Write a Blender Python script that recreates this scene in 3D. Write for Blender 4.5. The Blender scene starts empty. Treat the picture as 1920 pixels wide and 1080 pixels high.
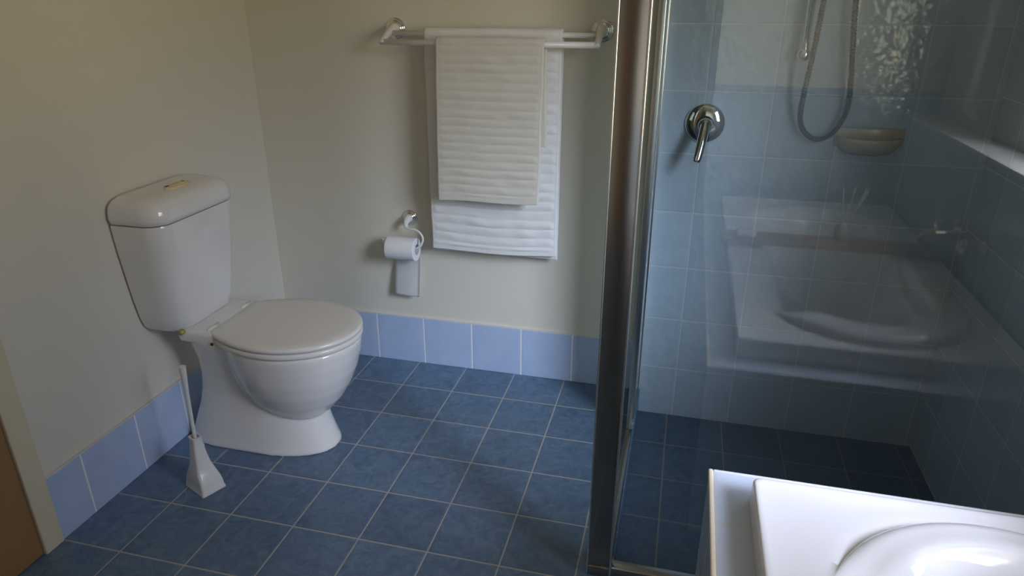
import bpy, bmesh, math, random
from mathutils import Vector, Matrix, noise
from math import pi, sin, cos, sqrt, atan2, radians

S = bpy.context.scene
COL = S.collection

# ------------------------------------------------------------------ camera
F_PX = 1290.99
YAW, PITCH, ROLL = 0.2451, 0.3953, 0.0013
cam_d = bpy.data.cameras.new('camera')
cam = bpy.data.objects.new('camera', cam_d)
COL.objects.link(cam)
S.camera = cam
cam_d.sensor_width = 36.0
cam_d.lens = 36.0 * F_PX / 1920.0
cam_d.clip_start = 0.02
fw = Vector((-sin(YAW) * cos(PITCH), cos(YAW) * cos(PITCH), -sin(PITCH)))
rt = Vector((cos(YAW), sin(YAW), 0))
up = rt.cross(fw)
r2 = rt * cos(ROLL) + up * sin(ROLL)
u2 = -rt * sin(ROLL) + up * cos(ROLL)
M = Matrix((r2, u2, -fw)).transposed().to_4x4()
M.translation = Vector((1.1691, -2.3306, 1.3679))
cam.matrix_world = M

# ------------------------------------------------------------------ daylight
SKY = (0.28, 0.33, 0.45)
GROUND = (0.72, 0.54, 0.27)
W = bpy.data.worlds.new('daylight')
S.world = W
W.use_nodes = True
wn = W.node_tree
wn.nodes.clear()
wo = wn.nodes.new('ShaderNodeOutputWorld')
wb = wn.nodes.new('ShaderNodeBackground')
wt = wn.nodes.new('ShaderNodeTexCoord')
ws = wn.nodes.new('ShaderNodeSeparateXYZ')
wr = wn.nodes.new('ShaderNodeValToRGB')
wn.links.new(wt.outputs['Generated'], ws.inputs[0])
wm = wn.nodes.new('ShaderNodeMath'); wm.operation = 'MULTIPLY_ADD'
wm.inputs[1].default_value = 0.5; wm.inputs[2].default_value = 0.5
wn.links.new(ws.outputs['Z'], wm.inputs[0])
wn.links.new(wm.outputs[0], wr.inputs[0])
cr = wr.color_ramp
cr.elements[0].position = 0.51; cr.elements[0].color = (*GROUND, 1)
cr.elements[1].position = 0.64; cr.elements[1].color = (*SKY, 1)
e3 = cr.elements.new(0.92); e3.color = (SKY[0] * 0.35, SKY[1] * 0.35, SKY[2] * 0.35, 1)
# bright sky lobe added to lift the lower back wall and floor
SKY_LOBE = Vector((0.57, -0.57, 0.50)).normalized()
wd = wn.nodes.new('ShaderNodeVectorMath'); wd.operation = 'DOT_PRODUCT'
wd.inputs[1].default_value = SKY_LOBE
wn.links.new(wt.outputs['Generated'], wd.inputs[0])
wx = wn.nodes.new('ShaderNodeMath'); wx.operation = 'MAXIMUM'; wx.inputs[1].default_value = 0.0
wn.links.new(wd.outputs['Value'], wx.inputs[0])
wp = wn.nodes.new('ShaderNodeMath'); wp.operation = 'POWER'; wp.inputs[1].default_value = 24.0
wn.links.new(wx.outputs[0], wp.inputs[0])
wc = wn.nodes.new('ShaderNodeVectorMath'); wc.operation = 'SCALE'
wc.inputs[0].default_value = (7.0, 7.3, 9.2)
wn.links.new(wp.outputs[0], wc.inputs['Scale'])
wa = wn.nodes.new('ShaderNodeVectorMath'); wa.operation = 'ADD'
# low sky and ground weighted by direction, shaped to light the left wall less
wd0 = wn.nodes.new('ShaderNodeVectorMath'); wd0.operation = 'DOT_PRODUCT'
wd0.inputs[1].default_value = Vector((0.45, -0.89, 0.0)).normalized()
wn.links.new(wt.outputs['Generated'], wd0.inputs[0])
wx0 = wn.nodes.new('ShaderNodeMath'); wx0.operation = 'MAXIMUM'; wx0.inputs[1].default_value = 0.0
wn.links.new(wd0.outputs['Value'], wx0.inputs[0])
wp0 = wn.nodes.new('ShaderNodeMath'); wp0.operation = 'POWER'; wp0.inputs[1].default_value = 1.6
wn.links.new(wx0.outputs[0], wp0.inputs[0])
wq0 = wn.nodes.new('ShaderNodeMath'); wq0.operation = 'MULTIPLY_ADD'
wq0.inputs[1].default_value = 1.5; wq0.inputs[2].default_value = 0.15
wn.links.new(wp0.outputs[0], wq0.inputs[0])
wc0 = wn.nodes.new('ShaderNodeVectorMath'); wc0.operation = 'SCALE'
wn.links.new(wr.outputs[0], wc0.inputs[0]); wn.links.new(wq0.outputs[0], wc0.inputs['Scale'])
wn.links.new(wc0.outputs[0], wa.inputs[0]); wn.links.new(wc.outputs[0], wa.inputs[1])
# second, weaker sky lobe added to light the rear wall and bath
wd2 = wn.nodes.new('ShaderNodeVectorMath'); wd2.operation = 'DOT_PRODUCT'
wd2.inputs[1].default_value = Vector((0.35, 0.85, 0.36)).normalized()
wn.links.new(wt.outputs['Generated'], wd2.inputs[0])
wx2 = wn.nodes.new('ShaderNodeMath'); wx2.operation = 'MAXIMUM'; wx2.inputs[1].default_value = 0.0
wn.links.new(wd2.outputs['Value'], wx2.inputs[0])
wp2 = wn.nodes.new('ShaderNodeMath'); wp2.operation = 'POWER'; wp2.inputs[1].default_value = 5.0
wn.links.new(wx2.outputs[0], wp2.inputs[0])
wc2 = wn.nodes.new('ShaderNodeVectorMath'); wc2.operation = 'SCALE'
wc2.inputs[0].default_value = (4.0, 4.0, 4.1)
wn.links.new(wp2.outputs[0], wc2.inputs['Scale'])
wa2 = wn.nodes.new('ShaderNodeVectorMath'); wa2.operation = 'ADD'
wn.links.new(wa.outputs[0], wa2.inputs[0]); wn.links.new(wc2.outputs[0], wa2.inputs[1])
wn.links.new(wa2.outputs[0], wb.inputs['Color'])
wb.inputs['Strength'].default_value = 10.6
wn.links.new(wb.outputs[0], wo.inputs[0])

vs = S.view_settings
vs.view_transform = 'Standard'; vs.look = 'None'; vs.gamma = 1.0
vs.use_curve_mapping = False
vs.exposure = 0.0
S.cycles.use_denoising = True
S.cycles.max_bounces = 12
S.cycles.diffuse_bounces = 6
S.cycles.glossy_bounces = 6
S.cycles.transparent_max_bounces = 16
S.cycles.sample_clamp_indirect = 6.0

# room constants
XL, XR, ZC = -0.392, 2.046, 2.4
SF = -0.096          # shower floor
WY0, WY1, WZ0, WZ1 = -2.03, -1.12, 0.965, 1.9   # window opening in the right wall
XU = 2.17            # right wall above the ledge over the bath
RB = -2.78           # rear wall behind the bath
RR = -3.6            # rear wall of the room

# portal in the window opening (sampling of the daylight; gives off nothing itself)
pl = bpy.data.lights.new('window_daylight', 'AREA')
pl.shape = 'RECTANGLE'; pl.size = WZ1 - WZ0; pl.size_y = WY1 - WY0
pl.cycles.is_portal = True
po = bpy.data.objects.new('window_daylight', pl)
po.location = (XU + 0.10, (WY0 + WY1) / 2, (WZ0 + WZ1) / 2)
po.rotation_euler = (0, radians(90), 0)
COL.objects.link(po)

# ------------------------------------------------------------------ materials
def new_mat(name):
    m = bpy.data.materials.new(name); m.use_nodes = True
    nt = m.node_tree
    b = nt.nodes['Principled BSDF']
    return m, nt, b

def plain(name, col, rough=0.5, metal=0.0, spec=0.5, coat=0.0, bump=None, sheen=0.0, mottle=0.0):
    m, nt, b = new_mat(name)
    b.inputs['Base Color'].default_value = (*col, 1)
    b.inputs['Roughness'].default_value = rough
    b.inputs['Metallic'].default_value = metal
    b.inputs['Specular IOR Level'].default_value = spec
    b.inputs['Coat Weight'].default_value = coat
    b.inputs['Coat Roughness'].default_value = 0.05
    if sheen: b.inputs['Sheen Weight'].default_value = sheen
    g = nt.nodes.new('ShaderNodeNewGeometry')
    if bump:
        sc, st = bump
        n = nt.nodes.new('ShaderNodeTexNoise'); n.inputs['Scale'].default_value = sc
        n.inputs['Detail'].default_value = 4
        nt.links.new(g.outputs['Position'], n.inputs['Vector'])
        bp = nt.nodes.new('ShaderNodeBump'); bp.inputs['Strength'].default_value = st
        bp.inputs['Distance'].default_value = 0.002
        nt.links.new(n.outputs['Fac'], bp.inputs['Height'])
        nt.links.new(bp.outputs[0], b.inputs['Normal'])
    if mottle:
        n = nt.nodes.new('ShaderNodeTexNoise'); n.inputs['Scale'].default_value = 9
        n.inputs['Detail'].default_value = 5
        nt.links.new(g.outputs['Position'], n.inputs['Vector'])
        mx = nt.nodes.new('ShaderNodeMix'); mx.data_type = 'RGBA'
        mx.inputs['A'].default_value = (*[c * (1 - mottle) for c in col], 1)
        mx.inputs['B'].default_value = (*[min(1, c * (1 + mottle)) for c in col], 1)
        nt.links.new(n.outputs['Fac'], mx.inputs['Factor'])
        nt.links.new(mx.outputs['Result'], b.inputs['Base Color'])
    return m

def tile_mat(name, ax_u, ax_v, pu, pv, ou, ov, col, col2, grout, gw=0.004, rough=0.15,
             mottle=(6.0, 0.5), tilevar=0.06, bump=0.4, wave=0.0, only_u=False, spec=0.5):
    """tiles laid out on world axes: ax_u / ax_v in 'XYZ', pitch and origin of each"""
    m, nt, b = new_mat(name)
    N, L = nt.nodes, nt.links
    g = N.new('ShaderNodeNewGeometry')
    s = N.new('ShaderNodeSeparateXYZ'); L.new(g.outputs['Position'], s.inputs[0])
    def math_(op, a, bb=None, c=None):
        n = N.new('ShaderNodeMath'); n.operation = op
        for i, v in enumerate((a, bb, c)):
            if v is None: continue
            if isinstance(v, (int, float)): n.inputs[i].default_value = v
            else: L.new(v, n.inputs[i])
        return n.outputs[0]
    ids, ds = [], []
    for ax, p, o in ((ax_u, pu, ou), (ax_v, pv, ov)):
        t = math_('MULTIPLY_ADD', s.outputs[ax], 1.0 / p, -o / p)
        fl = math_('FLOOR', t); ids.append(fl)
        fr = math_('SUBTRACT', t, fl)
        d = math_('MULTIPLY', math_('SUBTRACT', 0.5, math_('ABSOLUTE', math_('SUBTRACT', fr, 0.5))), p)
        ds.append(d)
    d = ds[0] if only_u else math_('MINIMUM', ds[0], ds[1])
    mr = N.new('ShaderNodeMapRange'); mr.interpolation_type = 'SMOOTHSTEP'
    mr.inputs['From Min'].default_value = gw * 0.5 - 0.0006
    mr.inputs['From Max'].default_value = gw * 0.5 + 0.0006
    L.new(d, mr.inputs['Value'])
    mask = mr.outputs['Result']
    pill = N.new('ShaderNodeMapRange'); pill.interpolation_type = 'SMOOTHSTEP'
    pill.inputs['From Min'].default_value = gw * 0.5 - 0.001
    pill.inputs['From Max'].default_value = gw * 0.5 + 0.006
    L.new(d, pill.inputs['Value'])
    cx = N.new('ShaderNodeCombineXYZ'); L.new(ids[0], cx.inputs[0]); L.new(ids[1], cx.inputs[1])
    wnn = N.new('ShaderNodeTexWhiteNoise'); wnn.noise_dimensions = '3D'; L.new(cx.outputs[0], wnn.inputs['Vector'])
    off = N.new('ShaderNodeVectorMath'); off.operation = 'MULTIPLY_ADD'
    L.new(wnn.outputs['Color'], off.inputs[0]); off.inputs[1].default_value = (7, 7, 7)
    L.new(g.outputs['Position'], off.inputs[2])
    nz = N.new('ShaderNodeTexNoise'); nz.inputs['Scale'].default_value = mottle[0]
    nz.inputs['Detail'].default_value = 8; nz.inputs['Roughness'].default_value = 0.62
    nz.inputs['Distortion'].default_value = 1.2
    L.new(off.outputs[0], nz.inputs['Vector'])
    mm = N.new('ShaderNodeMapRange'); mm.inputs['From Min'].default_value = 0.5 - mottle[1] / 2
    mm.inputs['From Max'].default_value = 0.5 + mottle[1] / 2
    L.new(nz.outputs['Fac'], mm.inputs['Value'])
    mx = N.new('ShaderNodeMix'); mx.data_type = 'RGBA'
    mx.inputs['A'].default_value = (*col, 1); mx.inputs['B'].default_value = (*col2, 1)
    L.new(mm.outputs['Result'], mx.inputs['Factor'])
    hsv = N.new('ShaderNodeHueSaturation')
    L.new(mx.outputs['Result'], hsv.inputs['Color'])
    L.new(math_('MULTIPLY_ADD', wnn.outputs['Value'], 2 * tilevar, 1 - tilevar), hsv.inputs['Value'])
    gm = N.new('ShaderNodeMix'); gm.data_type = 'RGBA'
    gm.inputs['A'].default_value = (*grout, 1)
    L.new(mask, gm.inputs['Factor']); L.new(hsv.outputs[0], gm.inputs['B'])
    L.new(gm.outputs['Result'], b.inputs['Base Color'])
    L.new(math_('MULTIPLY_ADD', mask, rough - 0.8, 0.8), b.inputs['Roughness'])
    b.inputs['Specular IOR Level'].default_value = spec
    h = math_('MULTIPLY', pill.outputs['Result'], 1.0)
    h = math_('MULTIPLY_ADD', nz.outputs['Fac'], 0.12, h)
    if wave:
        n2 = N.new('ShaderNodeTexNoise'); n2.inputs['Scale'].default_value = 30
        n2.inputs['Detail'].default_value = 1.5
        L.new(off.outputs[0], n2.inputs['Vector'])
        h = math_('MULTIPLY_ADD', n2.outputs['Fac'], wave, h)
    bp = N.new('ShaderNodeBump'); bp.inputs['Strength'].default_value = bump
    bp.inputs['Distance'].default_value = 0.0015
    L.new(h, bp.inputs['Height']); L.new(bp.outputs[0], b.inputs['Normal'])
    return m

def glass_mat(name, tint=(0.93, 0.97, 0.96), rough=0.0):
    m = bpy.data.materials.new(name); m.use_nodes = True
    nt = m.node_tree; N, L = nt.nodes, nt.links
    N.clear()
    o = N.new('ShaderNodeOutputMaterial')
    t = N.new('ShaderNodeBsdfTransparent'); t.inputs[0].default_value = (*tint, 1)
    gl = N.new('ShaderNodeBsdfGlossy'); gl.inputs['Roughness'].default_value = rough
    gl.inputs['Color'].default_value = (1, 1, 1, 1)
    g = N.new('ShaderNodeNewGeometry')
    mr = N.new('ShaderNodeMapRange')
    mr.inputs['To Min'].default_value = 1.62; mr.inputs['To Max'].default_value = 1 / 1.62
    L.new(g.outputs['Backfacing'], mr.inputs['Value'])
    f = N.new('ShaderNodeFresnel'); L.new(mr.outputs['Result'], f.inputs['IOR'])
    mx = N.new('ShaderNodeMixShader')
    L.new(f.outputs[0], mx.inputs[0]); L.new(t.outputs[0], mx.inputs[1]); L.new(gl.outputs[0], mx.inputs[2])
    L.new(mx.outputs[0], o.inputs[0])
    return m

BLUE_A, BLUE_B = (0.43, 0.54, 0.75), (0.51, 0.62, 0.83)
GROUT_L = (0.62, 0.62, 0.62)
FLOOR_A, FLOOR_B = (0.068, 0.125, 0.210), (0.150, 0.228, 0.325)
GROUT_F = (0.42, 0.39, 0.35)
m_wall = plain('wall_paint', (0.74, 0.705, 0.60), 0.55, spec=0.3, bump=(160, 0.08))
m_ceil = plain('ceiling_paint', (0.76, 0.74, 0.68), 0.8)
m_floor = tile_mat('floor_tile', 'X', 'Y', 0.2, 0.2, 0.0, -0.1943, FLOOR_A, FLOOR_B, GROUT_F, 0.0042, 0.36, (24.0, 0.42), 0.10, 0.5)
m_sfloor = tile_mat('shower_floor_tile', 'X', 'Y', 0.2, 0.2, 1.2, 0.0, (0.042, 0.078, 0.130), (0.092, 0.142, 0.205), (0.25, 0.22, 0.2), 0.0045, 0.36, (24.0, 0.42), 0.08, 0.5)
SH_A, SH_B, SH_G = (0.41, 0.50, 0.595), (0.475, 0.565, 0.655), (0.62, 0.64, 0.65)
m_bwt = tile_mat('shower_wall_tile_back', 'X', 'Z', 0.203, 0.2, 1.218, 0.104, SH_A, SH_B, SH_G, 0.003, 0.03, (7.0, 0.5), 0.04, 0.35, wave=4.5)
m_rwt = tile_mat('shower_wall_tile_right', 'Y', 'Z', 0.205, 0.2, 0.036, 0.112, SH_A, SH_B, SH_G, 0.003, 0.09, (7.0, 0.5), 0.04, 0.35, wave=0.3)
m_bbt = tile_mat('baseboard_tile_back', 'X', 'Z', 0.2, 9, 0.025, -4, BLUE_A, BLUE_B, (0.86, 0.86, 0.86), 0.005, 0.16, (6.0, 0.5), 0.03, 0.3, only_u=True)
m_blt = tile_mat('baseboard_tile_left', 'Y', 'Z', 0.205, 9, -0.875, -4, BLUE_A, BLUE_B, (0.86, 0.86, 0.86), 0.005, 0.16, (6.0, 0.5), 0.03, 0.3, only_u=True)
m_hobt = tile_mat('hob_tile_top', 'X', 'Y', 0.198, 0.2, 1.284, -1.31, (0.56, 0.64, 0.78), (0.64, 0.71, 0.84), (0.6, 0.58, 0.54), 0.003, 0.1, (6.0, 0.5), 0.03, 0.3)
m_hobs = tile_mat('hob_tile_side', 'Y', 'Z', 0.2, 0.2, -1.31, 0.12, (0.56, 0.64, 0.78), (0.64, 0.71, 0.84), (0.6, 0.58, 0.54), 0.003, 0.1, (6.0, 0.5), 0.03, 0.3)
m_hobb = tile_mat('hob_tile_back', 'X', 'Z', 0.2, 0.2, 1.284, 0.12, (0.56, 0.64, 0.78), (0.64, 0.71, 0.84), (0.6, 0.58, 0.54), 0.003, 0.1, (6.0, 0.5), 0.03, 0.3)
m_border = tile_mat('border_tile', 'X', 'Z', 0.03, 0.012, 0, 0.998, (0.50, 0.56, 0.62), (0.10, 0.22, 0.36), (0.6, 0.6, 0.6), 0.003, 0.15, (60.0, 0.3), 0.2, 0.3)
m_cap = plain('tile_cap_grout', (0.66, 0.64, 0.60), 0.6)
m_cream = plain('cream_gloss_paint', (0.70, 0.62, 0.44), 0.35, spec=0.4)
m_frame = plain('cream_window_frame', (0.85, 0.78, 0.60), 0.35)
m_trim = plain('cream_tile_trim', (0.86, 0.76, 0.58), 0.25)
m_door = plain('varnished_timber', (0.33, 0.18, 0.07), 0.4, bump=(40, 0.1), mottle=0.08)
m_porc = plain('porcelain', (0.80, 0.79, 0.75), 0.10, coat=0.5, spec=0.5)
m_seat = plain('seat_plastic', (0.76, 0.74, 0.68), 0.22)
m_btn = plain('aged_cream_plastic', (0.72, 0.60, 0.34), 0.35)
m_dark = plain('dark_gap', (0.03, 0.025, 0.02), 0.5)
m_brass = plain('brass_nut', (0.45, 0.40, 0.12), 0.4, 0.3)
m_plast = plain('white_plastic', (0.82, 0.81, 0.78), 0.28)
m_brushp = plain('pearl_plastic', (0.74, 0.73, 0.70), 0.22, coat=0.3)
m_chrome = plain('chrome', (0.82, 0.82, 0.83), 0.06, 1.0)
m_alu = plain('polished_aluminium', (0.40, 0.375, 0.35), 0.24, 1.0)
m_aluedge = plain('bright_aluminium', (0.88, 0.87, 0.84), 0.28, 1.0)
m_rubber = plain('grey_green_seal', (0.22, 0.27, 0.27), 0.4)
m_hose = plain('braided_chrome_hose', (0.085, 0.085, 0.08), 0.3, 0.9)
m_satin = plain('satin_chrome', (0.92, 0.91, 0.88), 0.10, 1.0)
m_paper = plain('tissue_paper', (0.88, 0.88, 0.88), 0.9, spec=0.1, bump=(500, 0.15))
m_card = plain('cardboard', (0.42, 0.40, 0.42), 0.8)
m_soap = plain('cream_ceramic', (0.52, 0.47, 0.37), 0.15)
m_acr = plain('bath_acrylic', (0.88, 0.88, 0.90), 0.09, coat=0.4)
m_sill = plain('sill_paint', (0.80, 0.80, 0.82), 0.25)
m_bamboo = plain('bamboo', (0.42, 0.24, 0.13), 0.5, mottle=0.1)
m_glass = glass_mat('shower_glass', (0.86, 0.89, 0.885))
m_pane = glass_mat('window_glass', (0.97, 0.98, 0.98))
m_tint = glass_mat('grey_green_glass', (0.50, 0.55, 0.53), 0.02)

def towel_mat(name, col):
    m, nt, b = new_mat(name)
    b.inputs['Base Color'].default_value = (*col, 1)
    b.inputs['Roughness'].default_value = 0.95
    b.inputs['Specular IOR Level'].default_value = 0.1
    b.inputs['Sheen Weight'].default_value = 0.3
    g = nt.nodes.new('ShaderNodeNewGeometry')
    n = nt.nodes.new('ShaderNodeTexNoise'); n.inputs['Scale'].default_value = 420
    n.inputs['Detail'].default_value = 3
    nt.links.new(g.outputs['Position'], n.inputs['Vector'])
    bp = nt.nodes.new('ShaderNodeBump'); bp.inputs['Strength'].default_value = 0.5
    bp.inputs['Distance'].default_value = 0.002
    nt.links.new(n.outputs['Fac'], bp.inputs['Height']); nt.links.new(bp.outputs[0], b.inputs['Normal'])
    return m
m_towel = towel_mat('terry_white', (0.84, 0.83, 0.81))
m_towel2 = towel_mat('terry_ivory', (0.75, 0.71, 0.62))

# ------------------------------------------------------------------ helpers
def link(name, bm, mat, parent=None, smooth=True, angle=None, mods=None):
    me = bpy.data.meshes.new(name)
    bmesh.ops.recalc_face_normals(bm, faces=bm.faces)
    bm.to_mesh(me); bm.free()
    mats = mat if isinstance(mat, (list, tuple)) else [mat]
    for q in mats: me.materials.append(q)
    if smooth:
        for p in me.polygons: p.use_smooth = True
        if angle is not None:
            me.set_sharp_from_angle(angle=radians(angle))
    o = bpy.data.objects.new(name, me)
    COL.objects.link(o)
    if parent is not None: o.parent = parent
    return o

def empty(name, loc):
    o = bpy.data.objects.new(name, None); COL.objects.link(o)
    o.location = loc; o.empty_display_size = 0.05
    return o

PAR = {}
def thing(name, label, cat, loc, group=None):
    o = empty(name, loc)
    o['label'] = label; o['category'] = cat
    if group: o['group'] = group
    return o

def part(name, bm, mat, parent, label=None, **k):
    """geometry is given in world coordinates; bring it into the thing's own frame"""
    base = Vector(parent.location)
    p = parent.parent
    while p is not None:
        base += Vector(p.location); p = p.parent
    c = Vector((0, 0, 0))
    bmesh.ops.translate(bm, verts=bm.verts, vec=-base)
    o = link(name, bm, mat, parent, **k)
    if label: o['label'] = label
    return o

def struct(name, bm, mat, **k):
    k.setdefault('smooth', False)
    o = link(name, bm, mat, **k); o['kind'] = 'structure'
    return o

def box(bm, x0, x1, y0, y1, z0, z1, bev=0.0, seg=2, mi=0):
    r = bmesh.ops.create_cube(bm, size=1.0)
    vs_ = r['verts']
    for v in vs_:
        v.co = Vector(((x0 + x1) / 2 + v.co.x * (x1 - x0), (y0 + y1) / 2 + v.co.y * (y1 - y0), (z0 + z1) / 2 + v.co.z * (z1 - z0)))
    fs = set(f for v in vs_ for f in v.link_faces)
    for f in fs: f.material_index = mi
    if bev:
        es = list(set(e for v in vs_ for e in v.link_edges))
        bmesh.ops.bevel(bm, geom=es, offset=bev, segments=seg, profile=0.5, affect='EDGES')
    return bm

def loft(bm, rings, cap=True, closed=True):
    vr = [[bm.verts.new(p) for p in r] for r in rings]
    n = len(vr[0])
    for a, b in zip(vr, vr[1:]):
        for i in range(n if closed else n - 1):
            j = (i + 1) % n
            bm.faces.new((a[i], a[j], b[j], b[i]))
    if cap and closed:
        bm.faces.new(vr[0][::-1]); bm.faces.new(vr[-1])
    return vr

def catmull(pts, per=8):
    P = [Vector(p) for p in pts]
    out = []
    for i in range(len(P) - 1):
        p0 = P[max(i - 1, 0)]; p1 = P[i]; p2 = P[i + 1]; p3 = P[min(i + 2, len(P) - 1)]
        for k in range(per):
            t = k / per
            out.append(0.5 * ((2 * p1) + (p2 - p0) * t + (2 * p0 - 5 * p1 + 4 * p2 - p3) * t * t + (3 * p1 - p0 - 3 * p2 + p3) * t ** 3))
    out.append(P[-1])
    return out

def tube(bm, pts, rad, seg=14, cap=True):
    pts = [Vector(p) for p in pts]
    rr = rad if callable(rad) else (lambda t: rad)
    n = len(pts); rings = []
    prev = None
    for i, p in enumerate(pts):
        d = (pts[min(i + 1, n - 1)] - pts[max(i - 1, 0)]).normalized()
        if prev is None:
            a = d.orthogonal().normalized()
        else:
            a = (prev - d * prev.dot(d)).normalized()
        prev = a
        b = d.cross(a)
        r = rr(i / (n - 1))
        rings.append([p + (a * cos(2 * pi * k / seg) + b * sin(2 * pi * k / seg)) * r for k in range(seg)])
    loft(bm, rings, cap)
    return bm

def lathe(bm, prof, org, axis, seg=40):
    """prof: (radius, height along axis)"""
    axis = Vector(axis).normalized(); a = axis.orthogonal().normalized(); b = axis.cross(a)
    org = Vector(org); rings = []
    for r, h in prof:
        r = max(r, 1e-4)
        rings.append([org + axis * h + (a * cos(2 * pi * k / seg) + b * sin(2 * pi * k / seg)) * r for k in range(seg)])
    loft(bm, rings, True)
    return bm

def smooth01(t):
    t = max(0.0, min(1.0, t)); return t * t * (3 - 2 * t)

# ------------------------------------------------------------------ room shell
T = 0.12
bm = bmesh.new()
box(bm, XL - 0.6, 1.09, RR - T, 0.0, -0.2, 0.0)
box(bm, 1.09, XU + T, RR - T, -0.93, -0.2, 0.0)
struct('floor', bm, m_floor)
bm = bmesh.new()
box(bm, 1.09, XU + T, -0.93, 0.0, -0.22, SF)
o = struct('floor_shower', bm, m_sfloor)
bm = bmesh.new()
box(bm, XL - 0.6, XU + T, RR - T, T, ZC, ZC + 0.1)
struct('ceiling', bm, m_ceil)
# back wall: painted part and the tiled shower part
bm = bmesh.new()
box(bm, XL - T, 1.088, 0.0, T, -0.2, ZC)
struct('wall_back', bm, m_wall)
bm = bmesh.new()
box(bm, 1.088, XU + T, 0.0, T, -0.22, ZC)
struct('wall_shower_back', bm, m_bwt)
# left wall with the door opening y -1.25 .. -2.07
bm = bmesh.new()
box(bm, XL - T, XL, -1.20, 0.0, -0.1, ZC)
box(bm, XL - T, XL, -2.12, -1.20, 2.08, ZC)
box(bm, XL - T, XL, RR - T, -2.12, -0.1, ZC)
struct('wall_left', bm, m_wall)
# right wall: tiled in the shower and up to the ledge over the bath, painted above, window hole
bm = bmesh.new()
box(bm, XR, XU + T, -0.945, 0.0, -0.22, ZC)
struct('wall_shower_right', bm, m_rwt)
bm = bmesh.new()
box(bm, XR, XU + T, RR, -0.945, -0.1, 0.93)
struct('wall_right_tiled', bm, m_rwt)
bm = bmesh.new()
box(bm, XU, XU + T, RR, WY0, 0.93, ZC)
box(bm, XU, XU + T, WY1, -0.945, 0.93, ZC)
box(bm, XU, XU + T, WY0, WY1, 0.93, WZ0)
box(bm, XU, XU + T, WY0, WY1, WZ1, ZC)
struct('wall_right', bm, m_wall)
# ledge along the right wall over the bath, serving as the window sill
bm = bmesh.new()
box(bm, XR - 0.004, XU - 0.0005, RB, -0.947, 0.9305, 0.944, 0.003)
struct('trim_ledge', bm, m_sill)
# window frames and panes
def window(name, y0, y1, z0, z1, pane):
    win = empty(name, (XU + 0.06, (y0 + y1) / 2, z0)); win['kind'] = 'structure'
    bm = bmesh.new()
    fwid = 0.026
    for (a, b_, c, d) in ((y0, y0 + fwid, z0, z1), (y1 - fwid, y1, z0, z1), (y0 + fwid, y1 - fwid, z0, z0 + fwid), (y0 + fwid, y1 - fwid, z1 - fwid, z1)):
        box(bm, XU + 0.002, XU + 0.05, a, b_, c, d, 0.004)
    part('window_frame', bm, m_frame, win, smooth=False)
    bm = bmesh.new()
    box(bm, XU + 0.03, XU + 0.034, y0 + fwid - 0.004, y1 - fwid + 0.004, z0 + fwid - 0.004, z1 - fwid + 0.004)
    part('window_pane', bm, pane, win, smooth=False)
window('window_1', WY0, WY1, WZ0, WZ1, m_pane)

# rear walls
bm = bmesh.new()
box(bm, 1.27, XU + T, RB - 0.1, RB, 1.03, ZC)
struct('wall_rear_bath', bm, m_wall)
bm = bmesh.new()
box(bm, 1.27, XU + T, RB - 0.1, RB, -0.1, 1.03)
struct('wall_rear_bath_tiled', bm, m_bwt)
bm = bmesh.new()
box(bm, XL - T, XU + T, RR - T, RR, -0.1, ZC)
struct('wall_rear', bm, m_wall)

bm = bmesh.new()
box(bm, 1.272, XU - 0.001, RB, RB + 0.006, 0.998, 1.034, 0.001)
struct('trim_border', bm, m_border)
d2 = empty('added_door', (0.70, RR + 0.03, 0)); d2['kind'] = 'structure'  # unseen timber door added to darken reflections in the post and glass
bm = bmesh.new(); box(bm, 0.12, 1.22, RR + 0.0005, RR + 0.04, 0.0, 2.06, 0.003)
part('door_leaf', bm, m_door, d2, smooth=False)
# tiled baseboards
bm = bmesh.new()
box(bm, XL, 1.06, -0.009, 0.0005, 0.0, 0.198, 0.0015)
struct('baseboard_back', bm, m_bbt)
bm = bmesh.new()
box(bm, XL - 0.0005, XL + 0.009, -1.197, -0.009, 0.0, 0.198, 0.0015)
struct('baseboard_left', bm, m_blt)
bm = bmesh.new()
box(bm, XL, 1.06, -0.008, 0.0, 0.198, 0.203, 0.001)
struct('trim_1', bm, m_cap)
bm = bmesh.new()
box(bm, XL, XL + 0.008, -1.197, -0.008, 0.198, 0.203, 0.001)
struct('trim_2', bm, m_cap)
# door frame and door in the left wall
bm = bmesh.new()
box(bm, XL - 0.1, XL + 0.014, -1.252, -1.195, 0.0, 2.08, 0.003)
box(bm, XL - 0.1, XL + 0.014, -2.125, -2.068, 0.0, 2.08, 0.003)
box(bm, XL - 0.1, XL + 0.014, -2.125, -1.195, 2.0805, 2.135, 0.003)
struct('trim_door', bm, m_cream)
dr = empty('door_1', (XL - 0.01, -1.66, 0.0)); dr['kind'] = 'structure'
bm = bmesh.new()
box(bm, XL - 0.04, XL + 0.006, -2.066, -1.254, 0.005, 2.078, 0.002)
part('door_leaf', bm, m_door, dr, smooth=False)
bm = bmesh.new()
lathe(bm, [(0.026, 0), (0.026, 0.006), (0.011, 0.010), (0.010, 0.04), (0.026, 0.05), (0.028, 0.062), (0.018, 0.07), (0, 0.071)], (XL + 0.006, -2.0, 1.0), (1, 0, 0))
part('door_handle', bm, m_chrome, dr)

# ------------------------------------------------------------------ bath in its tiled hob
HX0, HY1, HZ = 1.276, -1.16, 0.52
hob = thing('bath_hob', 'pale blue tiled bath surround with cream edge trim, bottom right corner', 'bath surround', (1.66, -1.95, 0))
bm = bmesh.new()
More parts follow.
